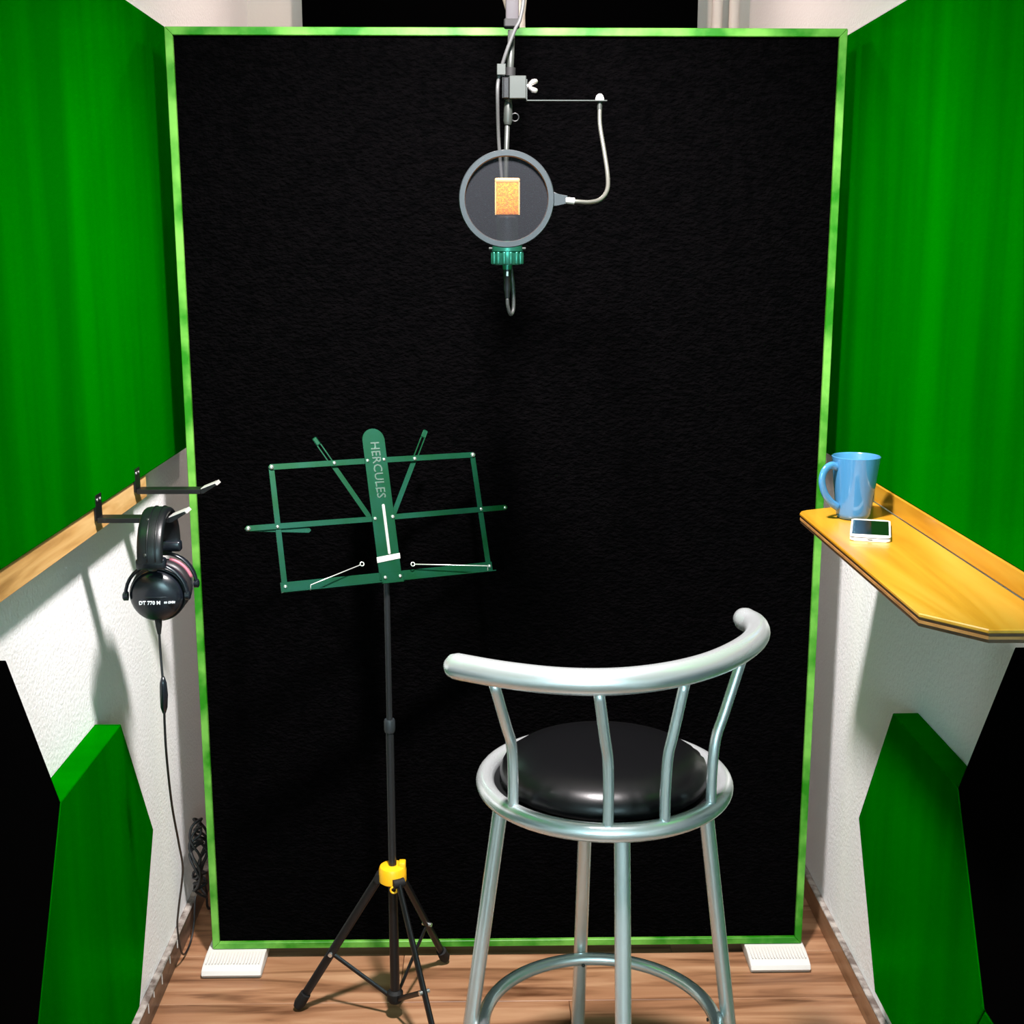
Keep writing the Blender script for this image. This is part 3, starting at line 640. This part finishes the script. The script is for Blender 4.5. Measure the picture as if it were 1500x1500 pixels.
for k in (-1, 1):
    obj('screw_wing', tube(bm_new(), [pz((0.069, BY - 0.014, 1.858 + k * 0.003)), pz((0.0745, BY - 0.014, 1.858 + k * 0.0065)), pz((0.0795, BY - 0.014, 1.858 + k * 0.0075))], [0.0035, 0.005, 0.0042], 12, False, 0.7), M['silver'], sc_, True)
bm = bm_new(); box(bm, pz((0.0630, BY - 0.022, 1.834)), pz((0.0645, BY - 0.006, 1.868))); box(bm, pz((0.0630, BY - 0.022, 1.8335)), pz((0.1985, BY - 0.006, 1.8352)))
obj('plate_arm', bm, M['grey_metal'], pop)
obj('dome_nut', lathe(bm_new(), [(0, 0), (0.0075, 0), (0.0075, 0.003), (0.0055, 0.008), (0.0028, 0.0105), (0, 0.011)], 18, Matrix.Translation(pz((0.185, BY - 0.014, 1.8352)))), M['satin'], pop, True, 50)
obj('neck_ferrule', tube(bm_new(), [pz((0.185, BY - 0.014, 1.8335)), pz((0.185, BY - 0.015, 1.820))], 0.0042, 14), M['grey_metal'], pop, True, 40)
gp = [(0.1885, BY - 0.015, 1.832), (0.189, BY - 0.022, 1.803), (0.195, BY - 0.042, 1.759), (0.1985, BY - 0.068, 1.722), (0.196, BY - 0.095, 1.696), (0.184, BY - 0.115, 1.680), (0.166, BY - 0.127, 1.6745), (0.145, BY - 0.1335, 1.6750), (0.128, BY - 0.135, 1.6765)]
gc = catmull([pz(v) for v in gp], 24)
gn = obj('gooseneck', tube(bm_new(), gc, [0.0034 + 0.0004 * (i % 2) for i in range(len(gc))], 10), M['goose'], pop, True)
obj('neck_end', tube(bm_new(), [pz((0.1395, BY - 0.135, 1.6758)), pz((0.1255, BY - 0.135, 1.677))], 0.0052, 12), M['satin'], gn, True, 40)
PC = (0.0300, 2.100, 1.6790)
hoop_f = Matrix.Translation(pz(PC)) @ Matrix.Rotation(PI / 2, 4, 'X')
hoop = obj('hoop', lathe(bm_new(), [(0.0665, -0.006), (0.0755, -0.006), (0.0768, -0.003), (0.0768, 0.004), (0.0755, 0.0065), (0.0675, 0.0065), (0.0665, 0.004), (0.0665, -0.006)], 72, hoop_f), M['dark_grey'], pop, True, 40)
obj('hoop_tab', prism(bm_new(), [(0.074, -0.012), (0.082, -0.009), (0.098, -0.0075), (0.098, 0.0055), (0.082, 0.0075), (0.074, 0.012)], 0.005, hoop_f @ Matrix.Translation((0, 0, -0.0025)), 0.001), M['dark_grey'], hoop)
obj('mesh_disc', lathe(bm_new(), [(0, 0.0006), (0.0668, 0.0006), (0.0668, -0.0006), (0, -0.0006)], 64, hoop_f), M['mesh'], pop)
for o in pop.children:
    if o.name.split('.')[0] in ('clamp_block', 'thumb_screw', 'plate_arm', 'dome_nut', 'neck_ferrule'): o.location = (0.0018, 0, 0.0095)
    if o.name.split('.')[0] in ('dome_nut', 'neck_ferrule'): o.location.x = 0.0035
for o in boom.children:
    if o.name.split('.')[0] in ('cable_clip', 'pole_collar', 'tube_end'): o.location = (0.0008, 0, 0.0095)
# microphone
mic = thing('microphone', 'condenser microphone with gold grille and fluted base ring in reflected green behind the pop filter', 'microphone', (0.0325, 2.196, 1.60))
def mz(v): return Vector(v) - Vector((0.0325, 2.196, 1.60))
obj('body', lathe(bm_new(), [(0, 0.013), (0.0175, 0.013), (0.019, 0.016), (0.0195, 0.052), (0.017, 0.055), (0, 0.055)], 28), M['mic_dark'], mic, True, 40)
gr = obj('grille', box(bm_new(), (-0.0205, -0.013, 0.056), (0.0205, 0.013, 0.1115), 0.003, 2), M['gold'], mic, True, 40)
bm = bm_new()
box(bm, (-0.0212, -0.0140, 0.1090), (0.0212, 0.0140, 0.1165), 0.0025, 2)
obj('grille_cap', bm, M['gold_edge'], gr, True, 40)
for s in (-1, 1): obj('grille_edge', box(bm_new(), (s * 0.0198 - 0.0010, -0.0138, 0.056), (s * 0.0198 + 0.0010, -0.0125, 0.110), 0.0004), M['gold_edge'], gr)
ring = obj('base_ring', lathe(bm_new(), [(0, -0.026), (0.0225, -0.026), (0.0245, -0.023), (0.0245, -0.004), (0.0265, -0.003), (0.0265, 0.003), (0, 0.003)], 40), M['mount_green'], mic, True, 35)
for k in range(14):
    a = 2 * PI * k / 14
    obj('flute', tube(bm_new(), [(0.0245 * math.cos(a), 0.0245 * math.sin(a), -0.0235), (0.0245 * math.cos(a), 0.0245 * math.sin(a), -0.006)], 0.0033, 10, False, 0.6), M['mount_green'], ring, True)
obj('top_collar', lathe(bm_new(), [(0, 0.003), (0.0255, 0.003), (0.0255, 0.008), (0.021, 0.0135), (0, 0.0135)], 36), M['mount_green'], mic, True, 35)
for s in (-1, 1): obj('side_screw', tube(bm_new(), [(s * 0.0255, -0.004, 0.001), (s * 0.0310, -0.004, 0.001)], 0.0026, 10), M['grey_metal'], mic, True, 40)
obj('neck', lathe(bm_new(), [(0, -0.026), (0.0085, -0.026), (0.0075, -0.034), (0, -0.034)], 20), M['mount_green'], mic, True, 40)
pl_ = obj('cable_plug', lathe(bm_new(), [(0, -0.034), (0.0068, -0.034), (0.0068, -0.049), (0.0061, -0.050), (0.0061, -0.066), (0.0048, -0.072), (0.0036, -0.082), (0, -0.082)], 20), M['mic_dark'], mic, True, 40)
obj('plug_window', box(bm_new(), (-0.0018, -0.0072, -0.045), (0.0018, -0.0064, -0.037), 0.0003), M['satin'], pl_)
cb = [(0.0325, 2.196, 1.5175), (0.0335, 2.198, 1.504), (0.0385, 2.205, 1.490), (0.0435, 2.215, 1.500), (0.0430, 2.217, 1.535), (0.0395, 2.221, 1.565)]
cb2 = [(0.034, 2.266, 1.62), (0.026, 2.263, 1.70), (0.0190, 2.253, 1.78), (0.0168, 2.226, 1.850), (0.0180, 2.226, 1.876), (0.0225, 2.225, 1.894), (0.032, 2.219, 1.922), (0.0455, 2.216, 1.955), (0.055, 2.215, 1.975), (0.0605, 2.215, 2.02), (0.0595, 2.218, 2.15), (0.0595, 2.221, 2.4), (0.0595, 2.225, ZC - 0.017)]
tag(obj('microphone_cable', tube(bm_new(), catmull(cb + [(0.036, 2.252, 1.59)] + cb2, 8), 0.0031, 10), M['cable_grey'], None, True),
    'grey microphone cable running up the hanging boom', 'cable')
# cloth-wrapped strap behind the top of the screen
pts = [(0.056 + 0.004 * math.sin(z * 40), 2.80, z) for z in [1.90 + 0.03 * i for i in range(25)]]
tag(obj('cloth_strap', tube(bm_new(), pts, [0.023 + 0.004 * math.sin(i * 1.9) for i in range(25)], 18), M['beige'], None, True),
    'lumpy beige cloth bundle hanging behind the top of the screen', 'cloth')

# ------------------------------------------------------------------ lamps of the room
def lamp(name, label, x, y, power, color, aim=None, angle=120, blend=0.8, radius=0.06):
    t = thing(name, label, 'lamp', (x, y, ZC), group='ceiling lamps')
    obj('ceiling_rose', lathe(bm_new(), [(0, -0.0005), (0.05, -0.0005), (0.05, -0.015), (0.012, -0.02), (0, -0.02)], 28), M['lamp_white'], t, True, 40)
    d = (Vector(aim) - Vector((x, y, ZC - 0.08))).normalized() if aim else Vector((0, 0, -1))
    fr = axis_frame((0, 0, -0.075), d)
    obj('shade', lathe(bm_new(), [(0.03, -0.06), (0.075, 0.0), (0.073, 0.0), (0.028, -0.058)], 32, fr), M['lamp_white'], t, True)
    l = bpy.data.lights.new(name + '_light', 'SPOT' if aim else 'POINT'); l.energy = power; l.color = color; l.shadow_soft_size = radius
    if aim: l.spot_size = math.radians(angle); l.spot_blend = blend
    o = bpy.data.objects.new(name + '_light', l); COL.objects.link(o); o.parent = t
    o.matrix_local = Matrix.Translation(fr @ Vector((0, 0, 0.01))) @ Vector((0, 0, -1)).rotation_difference(d).to_matrix().to_4x4()
    return t
lamp('ceiling_spotlight', 'white ceiling spotlight over the stool aimed at the screen', 0.04, 1.50, 540, (1.0, 0.93, 0.93), (0.04, 2.65, 0.90), 99, 1.0, 0.08)
lamp('ceiling_lamp', 'white ceiling lamp in the space behind the screen', 0.04, 3.35, 24, (1.0, 0.79, 0.72))
